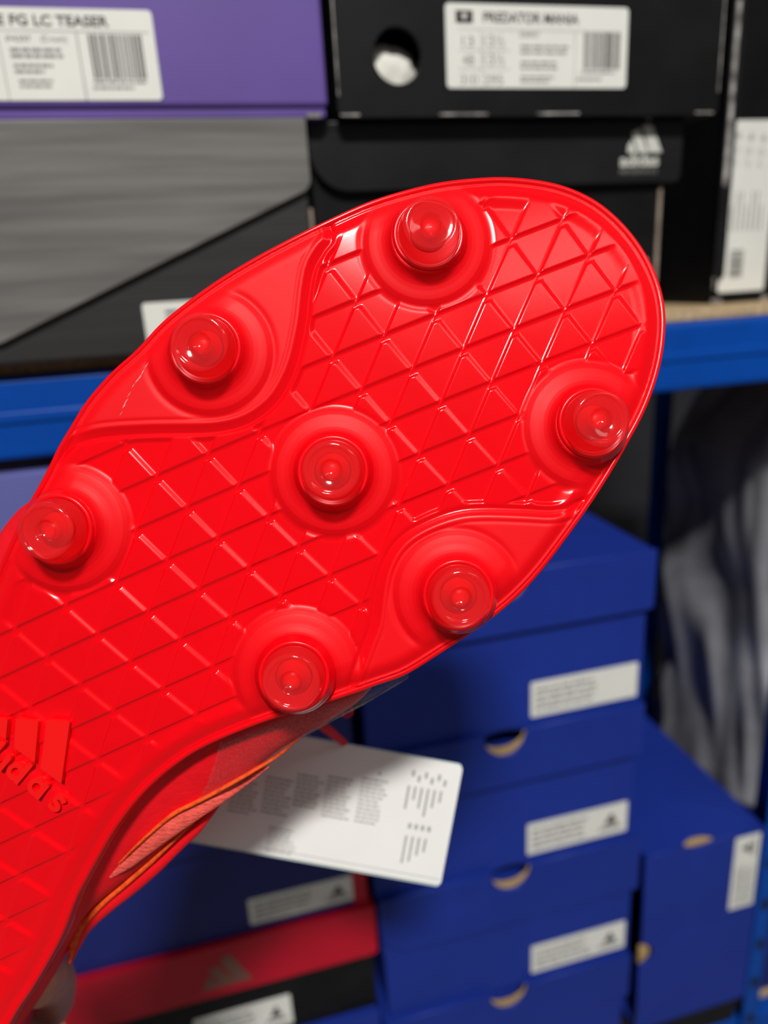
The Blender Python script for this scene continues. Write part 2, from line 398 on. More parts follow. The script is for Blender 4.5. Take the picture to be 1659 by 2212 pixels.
# crumpled tissue seen through the hole
pp = empty('tissue_paper', ((8.87+3.5)*cm, 0.452, Z(8.93)+0.0032))
bm = bmesh.new(); bmesh.ops.create_icosphere(bm, subdivisions=4, radius=1)
for v in bm.verts:
    d = v.co.normalized(); n = math.sin(9*d.x+4*d.z)*math.cos(7*d.z-3*d.y)+0.6*math.sin(17*d.x-11*d.z+5*d.y)
    k = 1+0.05*n
    v.co = Vector((d.x*0.024*k-0.004, d.y*0.015*k, 0.0195+d.z*0.0190*min(k, 1.0)))
me = bpy.data.meshes.new('wad'); bm.to_mesh(me); bm.free()
o = link('paper_wad', me, TISSUE, pp, True)
tag(pp, 'crumpled white tissue paper inside the round hole of the black box', 'paper')

# black lidded box with the printed silver logo
e, wd, h = carton('shoe_box', 7.3, 30.25, 0.444, DECK1, 8.90, 0.34, 'black shoe box with rounded lid flap and silver three-bar logo', BLACKC)
link('body', boxmesh('body', 0, wd, 0.002, 0.34, 0, h-0.004, 0.0015), BLACKC, e)
lw0, lw1 = 0.000, (31.3-7.3)*cm
lidb = (5.35-DECK1)*cm
lid = link('lid', joinmesh('lid', [boxmesh('l', lw0, lw1, -0.004, 0.342, h-0.004, h, 0.0008),
     panel([rounded(lw0, lw1, lidb, h, 0.016, 8, (1.35, 0.25, 0, 0))], 0.0035, 0.0006)]), BLACKL, e)
worn(e, lw1-0.0018, lw1+0.0006, -0.003, lidb+0.002, h-lidb-0.006, SCUFFT, 'raw_lid_edge')
worn(e, wd-0.0016, wd+0.0012, 0.0008, 0.02, lidb-0.022, SCUFFT, 'raw_board_edge')
lgx = (27.0-7.3)*cm; lgz = (6.72-DECK1)*cm
printing('brand_logo', mountain(lgx+0.004, lgz+0.003, 0.0245) + [('t', 'adidas', lgx-0.001, lgz-0.0045, 0.0068, 0.0275, 0.03)], SILVER, e, -0.0039)
printing('brand_line', [('t', 'PERFORMANCE', lgx-0.001, lgz-0.0092, 0.0030, 0.0270, 0.0)], SILVERD, e, -0.0039)
lb = label_card(e, wd-0.040, 0.010, 0.033, 0.027, y=0.0018)
printing('printing', lines(0.004, 0.03, 0.022, 5, 0.004, 0.0018, 21), PRINT, lb, PY)

# black box standing on its side, right edge
e, wd, h = carton('shoe_box', 39.2, 52.6, 0.50, DECK1, 21.5, 0.30, 'black shoe box standing upright at the right with an upright label', BLACKC)
link('body', boxmesh('body', 0, wd, 0.003, 0.33, 0, h, 0.002), BLACKC, e)
link('lid', panel([rounded(-0.0005, 0.008, 0.02, h, 0.002, 4)], 0.003, 0.0005), BLACKL, e).location = (0, 0.003, 0)
worn(e, -0.0006, 0.0012, 0.0008, 0.012, 0.07); worn(e, 0.0, 0.009, 0.0016, 0.0, 0.004); worn(e, 0.046, 0.052, 0.0016, 0.0, 0.004)
worn(e, 0.0005, 0.004, -0.0005, 0.085, 0.12, SCUFF)
lb = label_card(e, 0.0052, 0.0085, 0.0425, 0.1215, y=0.0028)
printing('printing', [('t', '48', 0.005+0.011*i, 0.1085-0.001*i, 0.0055, 0.0045, 0.0) for i in range(4)] + [('t', '13', 0.004+0.011*i, 0.099-0.001*i, 0.0055, 0.0045, 0.0) for i in range(4)]
     + [('t', '½', 0.004+0.011*i, 0.091-0.001*i, 0.0055, 0.0045, 0.0) for i in range(4)], PRINTG, lb, PY)
sp = [('r', 0.006+0.0045*i, 0.045, 0.0072+0.0045*i, 0.045+(0.028 if i % 3 else 0.018)) for i in range(7)]
printing('small_print', sp, PRINTG, lb, PY)
printing('barcode', barcode(0.009, 0.021, 0.011, 0.031, 23, False), PRINT, lb, PY)

# ------------------------------------------------------------------ lower shelf boxes
HB = 13.4
def flip_box(x0, x1, z0, z1, label, body, lidm, group=None, yf=0.44, lidh=0.048, notch=True, rad=(0.2, 0.2), depth=0.34, lidcol=None):
    e = empty('shoe_box', (x0*cm, yf, Z(z0))); tag(e, label, 'box', group)
    wd, h = (x1-x0)*cm, (z1-z0)*cm
    link('body', boxmesh('body', 0.002, wd-0.002, 0.0055, depth-0.002, 0, h-0.026, 0.0012), body, e)
    lp = rounded(0, wd, h-lidh, h, 0.016, 8, (rad[0], rad[1], 0, 0))
    if notch:
        # half-moon thumb cut in the top edge of the lid front
        cx = wd*0.485; r = 0.0185
        lp = [p for p in lp]
        i = lp.index((wd, h))
        arc = [(cx + r*math.cos(a), h - 0.0215*math.sin(a)) for a in np.linspace(0, math.pi, 15)]
        lp = lp[:i+1] + arc + lp[i+1:]
        k = [(cx+0.026, h-0.0265), (cx+0.026, h-0.003)] + [(cx-0.001+0.0178*math.cos(a), h-0.003-0.0112*math.sin(a)) for a in np.linspace(0, math.pi, 13)] + [(cx-0.026, h-0.003), (cx-0.026, h-0.0265)]
        link('thumb_hole_edge', panel([k], 0.0012), KRAFT, e).location = (0, 0.0042, 0)
    parts = [panel([lp], 0.0028, 0.0010)]
    parts[0].transform(Matrix.Translation((0, 0.0028, 0)))
    if notch:
        cx = wd*0.485; r = 0.0185
        tp = [(0, 0.001), (cx-r, 0.001)] + [(cx-r*math.cos(a), 0.001+0.006*math.sin(a)) for a in np.linspace(0, math.pi, 12)][1:-1] + [(cx+r, 0.001), (wd, 0.001), (wd, depth), (0, depth)]
        t = panel([tp], 0.002, 0.0, front=False); t.transform(Matrix.Translation((0, 0, h-0.002))); parts.append(t)
    else:
        parts.append(boxmesh('l', 0, wd, 0.001, depth, h-0.002, h, 0.0004))
    parts.append(boxmesh('l', 0, 0.002, 0.002, depth, h-lidh+0.002, h-0.001, 0.0004))
    parts.append(boxmesh('l', wd-0.002, wd, 0.002, depth, h-lidh+0.002, h-0.001, 0.0004))
    parts.append(boxmesh('l', 0, wd, depth-0.002, depth, h-lidh, h-0.001, 0.0004))
    link('lid', joinmesh('lid', parts), lidm, e)
    return e, wd, h

def small_label(e, x0, z0, wd, h, y, seed, rot=0.0, mark=True):
    lb = label_card(e, x0, z0, wd, h, y=y, r=0.0016, rot=rot)
    L, H2 = wd, h
    it = lines(0.004, L*0.62, H2*0.80, 4, H2*0.185, H2*0.075, seed, 0.15)
    printing('printing', it, PRINTG, lb, PY)
    if mark: printing('logo_mark', [('p', [(L*0.76, H2*0.36), (L*0.90, H2*0.36), (L*0.84, H2*0.74)])] + lines(L*0.72, L*0.94, H2*0.28, 1, 1, H2*0.08, seed+1, 0), PRINT, lb, PY)
    return lb

AX0, AX1 = 7.75, 31.3
names = ['topmost blue shoe box of the right-hand stack, its label half hidden by the boot toe above',
         'blue shoe box second from the top of the stack right of the tag',
         'blue shoe box third from the top, rounded lid flap, level with the crimson lid',
         'lowest blue shoe box of the four-box stack, cut off by the bottom edge']
names[0] = 'topmost blue shoe box of the stack, right under the boot toe'
for k in range(4):
    z1 = -20.3 - HB*k
    dx = (0, -0.25, 0.2, -0.1)[k]
    e, wd, h = flip_box(AX0+dx, AX1+dx, z1-HB, z1, names[k], BLUE, BLUE, 'blue shoe boxes stacked on the lower shelf', lidh=(0.048, 0.048, 0.0565, 0.05)[k], rad=(1.7, 0.2) if k == 2 else (0.2, 0.2))
    worn(e, wd-0.0010, wd+0.0004, 0.0015, h-0.047, 0.040, SCUFFT, 'raw_lid_edge')
    small_label(e, (21.25-AX0)*cm, 0.0062, 0.0935, 0.0312, 0.0053, 40+k, mark=k > 0)

# stack behind the boot and tag
flip_box(-16.4, 7.3, -20.2, -9.25, 'lilac blue shoe box just below the shelf beam at the left', LILAC, LILAC, notch=False)
flip_box(-16.3, 7.2, -33.7, -20.25, 'dark blue shoe box hidden behind the boot sole', NAVY, NAVY, notch=False)
e, wd, h = flip_box(-16.3, 7.25, -47.25, -33.75, 'navy shoe box with a crimson corner, half hidden by the white hang tag', NAVY, NAVY, notch=False)
link('corner_band', boxmesh('band', wd-0.0125, wd-0.0012, 0.0045, 0.20, 0.0006, h-0.049, 0.0006), CRIMSON, e)
small_label(e, (-2.15+16.3)*cm, 0.0075, 0.0835, 0.0245, 0.0053, 61)
e, wd, h = flip_box(-16.4, 7.45, -58.4, -47.3, 'black shoe box with a crimson lid and tan three-bar logo', BLACKC, CRIMSON, notch=False, lidh=0.0475)
printing('lid_logo', mountain((-6.1+16.4)*cm, h-0.0355, 0.034), LOGOTAN, e, -0.0004)
printing('lid_logo_base', [('p', [((-6.6+16.4)*cm, h-0.0385), ((-2.5+16.4)*cm, h-0.0385), ((-3.0+16.4)*cm, h-0.033), ((-6.1+16.4)*cm, h-0.0345)])], LOGOTAN, e, -0.00035)
small_label(e, (-7.6+16.4)*cm, 0.008, 0.077, 0.0315, 0.0053, 63)
flip_box(-16.2, 7.2, DECK2, -58.45, 'blue shoe box under the crimson-lidded one, only its corner in view', BLUE, BLUE, notch=False)

# upright blue box beside the stack
e = empty('shoe_box', (32.3*cm, 0.44, Z(-70.6))); tag(e, 'blue shoe box standing on its side between the stack and the rack post', 'box')
wd, h = (44.55-32.3)*cm, (70.6-49.6)*cm
hx = 0.0555; hr = 0.0165
front = rounded(0, wd, 0, h, 0.001, 2)
front = [(0, 0), (wd, 0), (wd, h), (hx+hr, h)] + [(hx+hr*math.cos(a), h-0.004*math.sin(a)) for a in np.linspace(0, math.pi, 11)][1:-1] + [(hx-hr, h), (0, h),
         (0, h-0.100)] + [(0.013*math.sin(a), h-0.1135+0.0135*math.cos(a)) for a in np.linspace(0, math.pi, 13)][1:-1] + [(0, h-0.127)]
p = panel([front], 0.003, 0.0004); p.transform(Matrix.Translation((0, 0.003, 0)))
top = [(0, 0.001), (hx-hr, 0.001)] + [(hx-hr*math.cos(a), 0.001+0.009*math.sin(a)) for a in np.linspace(0, math.pi, 11)][1:-1] + [(hx+hr, 0.001), (wd, 0.001), (wd, 0.335), (0, 0.335)]
t = panel([top], 0.002, 0, front=False); t.transform(Matrix.Translation((0, 0, h-0.002)))
link('body', joinmesh('body', [p, t, boxmesh('s', wd-0.002, wd, 0.002, 0.335, 0, h-0.001, 0.0003), boxmesh('s', 0, 0.002, 0.03, 0.335, 0, h-0.001, 0.0003), boxmesh('s', 0, wd, 0.333, 0.335, 0, h, 0.0003), boxmesh('s', 0, wd, 0.002, 0.335, 0, 0.002, 0.0003)]), BLUE, e)
link('thumb_hole_edge', boxmesh('k', hx-0.02, hx+0.02, 0.0055, 0.012, h-0.014, h-0.0022, 0.0004), KRAFT, e)
link('side_hole_edge', boxmesh('k', 0.0026, 0.013, 0.006, 0.009, h-0.132, h-0.110, 0.0004), KRAFT, e)
lb = small_label(e, (44.3-32.3)*cm-0.0015, h-0.0885, 0.084, 0.0268, -0.0002, 71, rot=-math.pi/2)
# flat black carton it stands on
e = empty('flat_carton', (32.4*cm, 0.442, Z(DECK2))); tag(e, 'flat black carton under the upright blue box', 'box')
link('body', boxmesh('body', 0, 0.116, 0.001, 0.33, 0, 0.024, 0.001), BLACKC, e)
link('lid', boxmesh('lid', -0.001, 0.117, 0, 0.331, 0.018, 0.0325, 0.001), BLACKC, e)

# dark plastic sack beyond the rack
flip_box(47.4, 70.5, DECK2, -59.5, 'navy shoe box behind the slotted rack post at the bottom right', NAVY, NAVY, notch=False, yf=0.455, depth=0.33)
sk = empty('plastic_sack', (0.590, 0.612, Z(-59.45))); tag(sk, 'wrinkled dark grey plastic sack standing beyond the rack post', 'bag')
nu, nv = 200, 160
vv = []
def fold(a, v):
    return (0.55*math.sin(5*a+2.6*math.sin(6*v+a)) + 0.4*math.sin(9*a-13*v+2*math.sin(3*a+9*v)) + 0.35*math.sin(17*v+4*a) + 0.2*math.sin(19*a+21*v))
for j in range(nv+1):
    v = j/nv; zz = 0.003 + 0.475*v
    prof = min(1, 0.55+0.45*(v/0.06)**0.5)*(1 if v < 0.86 else 1-0.45*((v-0.86)/0.14)**1.5)
    for i in range(nu):
        a = 2*math.pi*i/nu
        f = fold(a, v)
        ca, sa = math.cos(a), math.sin(a)
        r = prof*(1 + 0.10*f)
        vv.append((0.098*r*math.copysign(abs(ca)**0.6, ca), 0.100*r*math.copysign(abs(sa)**0.6, sa), max(0.002, zz+0.006*f)))
ff = [(j*nu+i, j*nu+(i+1) % nu, (j+1)*nu+(i+1) % nu, (j+1)*nu+i) for j in range(nv) for i in range(nu)]
ff.append(tuple(range(nu))[::-1]); ff.append(tuple(range(nv*nu, nv*nu+nu)))
link('sack_skin', pydata('sack', vv, ff), BAG, sk, True)

# ------------------------------------------------------------------ the boot
ZS = 0.180
boot = empty('football_boot', (0, 0, 0))
boot.matrix_world = CAM @ Matrix.Translation((0, 0, -ZS))
tag(boot, 'bright red football boot held up with its translucent studded sole facing out', 'boot')

def smooth01(t): t = np.clip(t, 0, 1); return t*t*(3-2*t)
def drop(px, py):
    """how far (metres) the sole bends away from its middle plane"""
    u = (px-760)*0.72 - (py-1080)*0.69
    d = 3.0e-8*np.maximum(0, u-260)**2
    q = np.maximum(0, -u-330)
    d = d + np.where(q < 800, 2.2e-8*q*q, 2.2e-8*(800*800 + 2*800*(q-800)*np.maximum(0.0, 1-(q-800)/900)))
    return d
def loc(px, py, extra=0.0):
    """frame pixel + depth behind the middle plane -> boot space"""
    px = np.asarray(px, float); py = np.asarray(py, float)
    d = ZS + drop(px, py) + extra
    return np.stack([(px-829.5)*d/FPX, -(py-1106)*d/FPX, ZS - d], -1)

OUT = np.array([(294,754),(249,793),(215,829),(181,870),(147,926),(122,967),(102,1010),(79,1053),(54,1098),(32,1142),(10,1190),(-14,1245),
 (-60,1350),(-130,1505),(-200,1665),(-270,1835),(-340,2010),(-415,2180),(-490,2335),(-550,2480),(-575,2600),(-555,2690),(-490,2745),(-400,2760),(-300,2735),(-210,2670),(-140,2570),(-85,2450),(-40,2330),
 (24,2200),(58,2150),(96,2087),(130,2022),(159,1945),(183,1900),(208,1855),(235,1808),(268,1760),(305,1716),(345,1678),(388,1645),(430,1619),(488,1592),(570,1560),(651,1535),(760,1500),(815,1480),(873,1460),(931,1425),
 (989,1387),(1047,1347),(1105,1301),(1162,1243),(1220,1168),(1278,1087),(1327,1010),(1360,952),(1387,903),(1408,855),(1424,806),(1435,755),(1440,686),(1430,621),(1403,556),(1360,494),(1305,442),(1251,411),(1197,393),(1143,384),(1088,380),(1034,382),(953,391),(871,410),(790,436),(689,482),(627,513),(554,552),(477,598),(410,645),(347,696)], float)
def resample(P, n):
    m = len(P)
    # closed Catmull-Rom, then even spacing
    Q = []
    for i in range(m):
        p0, p1, p2, p3 = P[i-1], P[i], P[(i+1) % m], P[(i+2) % m]
        for t in np.linspace(0, 1, 12, endpoint=False):
            Q.append(0.5*((2*p1)+(-p0+p2)*t+(2*p0-5*p1+4*p2-p3)*t*t+(-p0+3*p1-3*p2+p3)*t**3))
    Q = np.array(Q); s = np.r_[0, np.cumsum(np.hypot(*(np.roll(Q, -1, 0)-Q).T))]
    Qc = np.vstack([Q, Q[:1]]); u = np.linspace(0, s[-1], n, endpoint=False)
    return np.stack([np.interp(u, s, Qc[:, 0]), np.interp(u, s, Qc[:, 1])], -1)
NO = 480
O = resample(OUT, NO)
for _ in range(2): O = 0.5*O + 0.25*(np.roll(O, 1, 0)+np.roll(O, -1, 0))
tg = np.roll(O, -1, 0)-np.roll(O, 1, 0); tg /= np.hypot(*tg.T)[:, None]
area2 = np.sum(O[:, 0]*np.roll(O[:, 1], -1)-np.roll(O[:, 0], -1)*O[:, 1])
NRM = np.stack([tg[:, 1], -tg[:, 0]], -1)*(1 if area2 > 0 else -1)      # outward
INN = O - NRM*9.0                                                      # edge of the sole face, inside the rim

def poly_sd(P, poly, chunk=40000):
    """signed distance (+ inside) and nearest point"""
    a = poly; b = np.roll(poly, -1, 0); ab = b-a; L2 = (ab**2).sum(1)
    sd = np.empty(len(P)); near = np.empty_like(P)
    for s in range(0, len(P), chunk):
        p = P[s:s+chunk]
        ap = p[:, None, :]-a[None]
        t = np.clip((ap*ab[None]).sum(2)/L2, 0, 1)
        d = ap - t[..., None]*ab[None]; dd = (d**2).sum(2); k = dd.argmin(1); ii = np.arange(len(p))
        near[s:s+chunk] = a[k]+t[ii, k][:, None]*ab[k]
        cond = (a[None, :, 1] > p[:, None, 1]) != (b[None, :, 1] > p[:, None, 1])
        xi = a[None, :, 0] + (p[:, None, 1]-a[None, :, 1])/np.where(np.abs(ab[None, :, 1]) < 1e-9, 1e-9, ab[None, :, 1])*ab[None, :, 0]
        ins = ((cond & (p[:, None, 0] < xi)).sum(1) % 2) == 1
        sd[s:s+chunk] = np.sqrt(dd[ii, k])*np.where(ins, 1, -1)
    return sd, near

def sd_grid(poly, step=6.0, x0=-130, x1=1470, y0=350, y1=2330):
    xs_ = np.arange(x0, x1+step, step); ys_ = np.arange(y0, y1+step, step)
    X, Y = np.meshgrid(xs_, ys_, indexing='ij')
    D = poly_sd(np.stack([X.ravel(), Y.ravel()], -1), poly)[0].reshape(X.shape)
    def ev(P):
        u = np.clip((P[:, 0]-x0)/step, 0, len(xs_)-1.001); v = np.clip((P[:, 1]-y0)/step, 0, len(ys_)-1.001)
        i = u.astype(int); j = v.astype(int); u = u-i; v = v-j
        return D[i, j]*(1-u)*(1-v)+D[i+1, j]*u*(1-v)+D[i, j+1]*(1-u)*v+D[i+1, j+1]*u*v
    return ev

STUDS = [(454, 762), (921, 524), (722, 1020), (1268, 920), (986, 1281), (640, 1452), (143, 1142)]
HEEL_STUDS = [(-440, 2360), (-220, 2440), (-470, 2590), (-290, 2620)]
WING1 = np.array([(708,500),(690,540),(670,578),(660,630),(654,686),(645,735),(634,780),(618,820),(590,865),(545,901),(500,918),(440,926),(326,928),(230,934),(168,947),(60,980),(60,700),(400,520),(640,430)], float)
WING2 = np.array([(1262,1090),(1235,1103),(1193,1111),(1125,1108),(1044,1106),(990,1111),(936,1129),(885,1156),(854,1186),(833,1226),(820,1280),(811,1348),(790,1405),(764,1490),(780,1600),(1000,1500),(1250,1300),(1360,1100)], float)
def dens(P, n=160): return resample(P, n)
SD1, SD2 = sd_grid(dens(WING1, 100)), sd_grid(dens(WING2, 100))
FW = np.array([[890.513, 797.648], [490.08, -1165.471], [1102.485, -442.048], [105.654, -121.269], [68.211, 19.114], [-9.675, 44.887]])
def lat2px(a, b):
    a = a/10.; b = b/10.
    return np.stack([np.ones_like(a), a, b, a*a, a*b, b*b], -1) @ FW

NS = 48
ia = np.arange(-13*NS, 7*NS+1); ib = np.arange(-12*NS, 8*NS+1)
ga, gb = np.meshgrid(ia, ib, indexing='ij')
shape = ga.shape
P = lat2px(ga.ravel()/NS, gb.ravel()/NS)
ok = (P[:, 0] > -110) & (P[:, 0] < 1460) & (P[:, 1] > 360) & (P[:, 1] < 2310)
idx = np.nonzero(ok)[0]
sd = np.full(len(P), -99.0); near = P.copy()
INNc = INN[::2]
sd[idx] = sd_grid(INNc)(P[idx])
edge = idx[np.abs(sd[idx]) < 8]
s_, n_ = poly_sd(P[edge], INNc); sd[edge] = s_; near[edge] = n_
keep = sd > -2.2
snap = keep & (sd < 1.2)
P2 = P.copy(); P2[snap] = near[snap]
FL_R = [0, 8.9, 9.3, 9.8, 10.5, 11.4, 12.5, 13.6, 14.6, 15.2, 16.0, 40]
FL_H = [3.9, 3.9, 3.1, 2.4, 1.8, 1.35, 1.05, 0.85, 0.62, 0.30, 0.0, 0.0]
def height(P2, sd, fa=None, fb=None):
    """metres towards the viewer"""
    h = np.zeros(len(P2))
    w1 = SD1(P2); w2 = SD2(P2)
    wm = np.maximum(w1, w2)
    ds = np.full(len(P2), 1e9)
    for (x, y) in STUDS: ds = np.minimum(ds, np.hypot(P2[:, 0]-x, P2[:, 1]-y))
    # smooth raised wings with a shallow channel around them
    h += 0.0006*smooth01((wm+2)/14) - 0.0004*np.exp(-((wm+9)/6.0)**2) - 0.00016*np.exp(-((wm-20)/4.0)**2)
    # flared foot of every stud, running out where the plate rolls over at its edge
    em = smooth01((sd-4)/60)
    rr = ds*0.1175
    h += 1e-3*np.interp(rr, FL_R, FL_H)*np.where(rr < 10, 1, em)
    h -= 0.00025*np.exp(-((ds-140)/7.0)**2)*em
    if fa is not None:
        s = fa+fb
        t = np.minimum.reduce([(fa-0.012)/0.035, (fb-0.012)/0.035, 0.7*np.clip((1.05-s)/0.11, 0, 1)+0.3*smooth01((1.05-s)/0.11), (0.87-fa)/0.05, (0.965-fb)/0.05])
        t = np.clip(t, 0, 1)                           # raised triangles with one broad chamfer
        msk = smooth01((sd-30)/34)*smooth01((ds-134)/16)*smooth01((-wm-16)/12)
        h -= 0.00062*(1-t)*msk
        # hairline flash along the mould lines
        r = np.minimum(np.abs(fa-0.0), np.abs(fb-0.0)); r = np.minimum(r, np.minimum(1-fa, 1-fb))
        h += 0.00010*np.clip(1-r/0.03, 0, 1)*msk
    h -= 0.0014*smooth01((46-sd)/46)**2                # edge rolls away
    h += 0.00035*np.exp(-((sd-3)/3.5)**2)
    return h
ki = np.nonzero(keep)[0]
fa = (ga.ravel()/NS) % 1.0; fb = (gb.ravel()/NS) % 1.0
SATIN = None
hh = np.zeros(len(P)); hh[ki] = height(P2[ki], np.maximum(sd[ki], 0), fa[ki], fb[ki])
V = np.zeros((len(P), 3)); V[ki] = loc(P2[ki, 0], P2[ki, 1]); V[ki, 2] += hh[ki]
remap = np.full(len(P), -1); remap[ki] = np.arange(len(ki))
g = np.arange(len(P)).reshape(shape)
q00, q10, q11, q01 = g[:-1, :-1].ravel(), g[1:, :-1].ravel(), g[1:, 1:].ravel(), g[:-1, 1:].ravel()
def facing(tri):
    a, b, c = (V[tri[:, k]] for k in range(3))
    return np.cross(b-a, c-a)[:, 2]
T1 = np.stack([q00, q10, q01], -1); T2 = np.stack([q10, q11, q01], -1)
T = np.vstack([T1, T2]); T = T[keep[T].all(1)]
f_ = facing(T); T[f_ < 0] = T[f_ < 0][:, ::-1]
T = T[np.abs(f_) > 1e-12]
sole_v = V[ki]; sole_f = remap[T]
# hidden rear of the sole: coarser sheet
xs = np.arange(-620, 300, 14.0); ys = np.arange(1150, 2800, 14.0)
gx, gy = np.meshgrid(xs, ys, indexing='ij'); PH = np.stack([gx.ravel(), gy.ravel()], -1)
sdh, nh = poly_sd(PH, INNc)
kh = sdh > -8; sn = kh & (sdh < 5); PH2 = PH.copy(); PH2[sn] = nh[sn]
hid = kh & ((PH[:, 0] < -95) | (PH[:, 1] > 2295))
VH = loc(PH2[:, 0], PH2[:, 1]); VH[:, 2] += -0.0014*smooth01((46-np.maximum(sdh, 0))/46)**2 - 0.00025
gi = np.arange(len(PH)).reshape(gx.shape)
QH = np.stack([gi[:-1, :-1].ravel(), gi[:-1, 1:].ravel(), gi[1:, 1:].ravel(), gi[1:, :-1].ravel()], -1); QH = QH[hid[QH].all(1)]
TH = np.vstack([QH[:, [0, 1, 2]], QH[:, [0, 2, 3]]])
used = np.unique(TH); rm = np.full(len(PH), -1); rm[used] = np.arange(len(used))
sole_f = np.vstack([sole_f, rm[TH]+len(sole_v)]); sole_v = np.vstack([sole_v, VH[used]])
_pp = np.vstack([P2[ki], PH2[used]])
_ds = np.full(len(_pp), 1e9)
for (x, y) in STUDS: _ds = np.minimum(_ds, np.hypot(_pp[:, 0]-x, _pp[:, 1]-y))
_sat = np.maximum(smooth01((150-_ds)/14), smooth01((np.maximum(SD1(_pp), SD2(_pp))-4)/10))
sole = link('sole_plate', fast_mesh('sole_plate', sole_v, sole_f), RED_PLATE, boot, True)
_at = sole.data.attributes.new('satin', 'FLOAT', 'POINT'); _at.data.foreach_set('value', _sat.astype(np.float32))
_nt = RED_PLATE.node_tree; _b = _nt.nodes['Principled BSDF']
_an = _nt.nodes.new('ShaderNodeAttribute'); _an.attribute_name = 'satin'
_mr2 = _nt.nodes.new('ShaderNodeMapRange'); _mr2.inputs['To Min'].default_value = 0.17; _mr2.inputs['To Max'].default_value = 0.50
_nt.links.new(_an.outputs['Fac'], _mr2.inputs[0]); _nt.links.new(_mr2.outputs[0], _b.inputs['Roughness'])
_mr3 = _nt.nodes.new('ShaderNodeMapRange'); _mr3.inputs['To Min'].default_value = 0.38; _mr3.inputs['To Max'].default_value = 0.24
_nt.links.new(_an.outputs['Fac'], _mr3.inputs[0]); _nt.links.new(_mr3.outputs[0], _b.inputs['Specular IOR Level'])
sole['label'] = 'glossy red moulded plate with triangular pockets'

# white scuffs worn into the plate beside the first stud
def plate_z(x, y):
    k = int(np.hypot(P2[ki, 0]-x, P2[ki, 1]-y).argmin()); return sole_v[k, 2]
sv, sf = [], []
for (x, y, ln, wd_) in ((316, 790, 9, 2.2), (309, 803, 8, 3), (302, 815, 11, 3.5), (296, 822, 9, 2.5), (288, 833, 7, 2), (279, 852, 9, 2), (272, 868, 10, 3), (268, 877, 7, 3.2), (262, 893, 7, 1.6)):
    dx, dy = (0.55, -0.84); i0 = len(sv); z = plate_z(x, y) + 0.00012
    for (u, v) in ((-ln, 0), (0, -wd_/2), (ln, 0), (0, wd_/2)):
        px_, py_ = x+u*dx-v*dy, y+u*dy+v*dx; d = ZS - z
        sv.append(((px_-829.5)*d/FPX, -(py_-1106)*d/FPX, z))
    sf.append((i0, i0+1, i0+2, i0+3))
sc = link('scuff_marks', pydata('scuff', sv, sf), SCUFFW, boot); sc['kind'] = 'stuff'; sc['label'] = 'small whitish scuffs'

# rim (welt) swept round the plate
prof = [(-14, -0.0008), (-9, 0.0001), (-4, 0.00035), (1, 0.0000), (4, -0.0012), (2, -0.0020), (6, -0.0026), (8, -0.0040), (3, -0.0050), (5, -0.0062), (0, -0.0085), (-12, -0.0095)]
rv = []
for (o_, z_) in prof:
    q = O + NRM*o_
    v = loc(q[:, 0], q[:, 1]); v[:, 2] -= 0.0009*(1 if o_ > -8 else 1); v[:, 2] += z_
    rv.append(v)
rv = np.vstack(rv); n = NO
rf = np.array([(k*n+i, k*n+(i+1) % n, (k+1)*n+(i+1) % n, (k+1)*n+i) for k in range(len(prof)-1) for i in range(n)])
if area2 > 0: pass
link('rim', fast_mesh('rim', rv, rf), RED, boot, True)

# studs
def lathe(name, pf, seg=64):
    vs_, fs = [], []
    for (r, z) in pf:
        for i in range(seg):
            a = 2*math.pi*i/seg; vs_.append((r*math.cos(a)*1e-3, r*math.sin(a)*1e-3, z*1e-3))
    for k in range(len(pf)-1):
        for i in range(seg):
            fs.append((k*seg+i, k*seg+(i+1) % seg, (k+1)*seg+(i+1) % seg, (k+1)*seg+i))
    fs.append(tuple(range((len(pf)-1)*seg, len(pf)*seg)))
    fs.append(tuple(range(seg))[::-1])
    return pydata(name, vs_, fs)
def spline_prof(pts, n=40):
    pts = np.array(pts, float); s = np.r_[0, np.cumsum(np.hypot(*np.diff(pts, axis=0).T))]
    u = np.linspace(0, s[-1], n); return np.stack([np.interp(u, s, pts[:, 0]), np.interp(u, s, pts[:, 1])], -1)
flare = [(10.6, -1.2), (10.2, 1.5), (9.7, 2.3), (9.15, 3.4), (8.85, 4.2), (8.65, 4.55), (8.3, 4.62), (7.9, 4.4), (7.0, 4.2), (3.0, 4.2), (0.05, 4.2)]
me_base = lathe('stud_base', flare)
tipp = [(0.05, 4.25), (7.75, 4.25), (7.95, 4.4), (7.75, 5.6), (7.45, 7.2), (7.15, 8.6), (7.0, 9.4), (7.0, 9.8), (6.75, 10.35), (6.3, 10.65), (5.85, 10.72), (5.6, 10.62), (5.45, 10.42), (5.1, 10.36), (2.9, 10.30), (2.65, 10.15), (2.3, 9.5), (1.5, 8.9), (0.05, 8.6)]
me_tip = lathe('stud_tip', tipp)
corep = [(4.6, 4.22), (4.1, 5.0), (3.0, 6.2), (2.5, 7.2), (2.2, 7.9), (0.9, 8.2), (0.05, 8.25)]
me_core = lathe('stud_core', corep)
def surf_normal(x, y):
    e = 12.0
    a = loc(x+e, y)-loc(x-e, y); b = loc(x, y-e)-loc(x, y+e)
    n = np.cross(a, b); return Vector(n/np.linalg.norm(n))
for (x, y) in STUDS + HEEL_STUDS:
    s = link('stud', me_base, FROST, boot, True)
    nrm = (surf_normal(x, y) + Vector((0, 0, 0.6))).normalized()
    s.location = Vector(loc(x, y)) + nrm*0.0004
    s.rotation_euler = nrm.to_track_quat('Z', 'Y').to_euler()
    t = link('clear_tip', me_tip, CLEAR, s, True); t['label'] = 'clear pinkish stud tip'
    link('core', me_core, CORE, s, True)

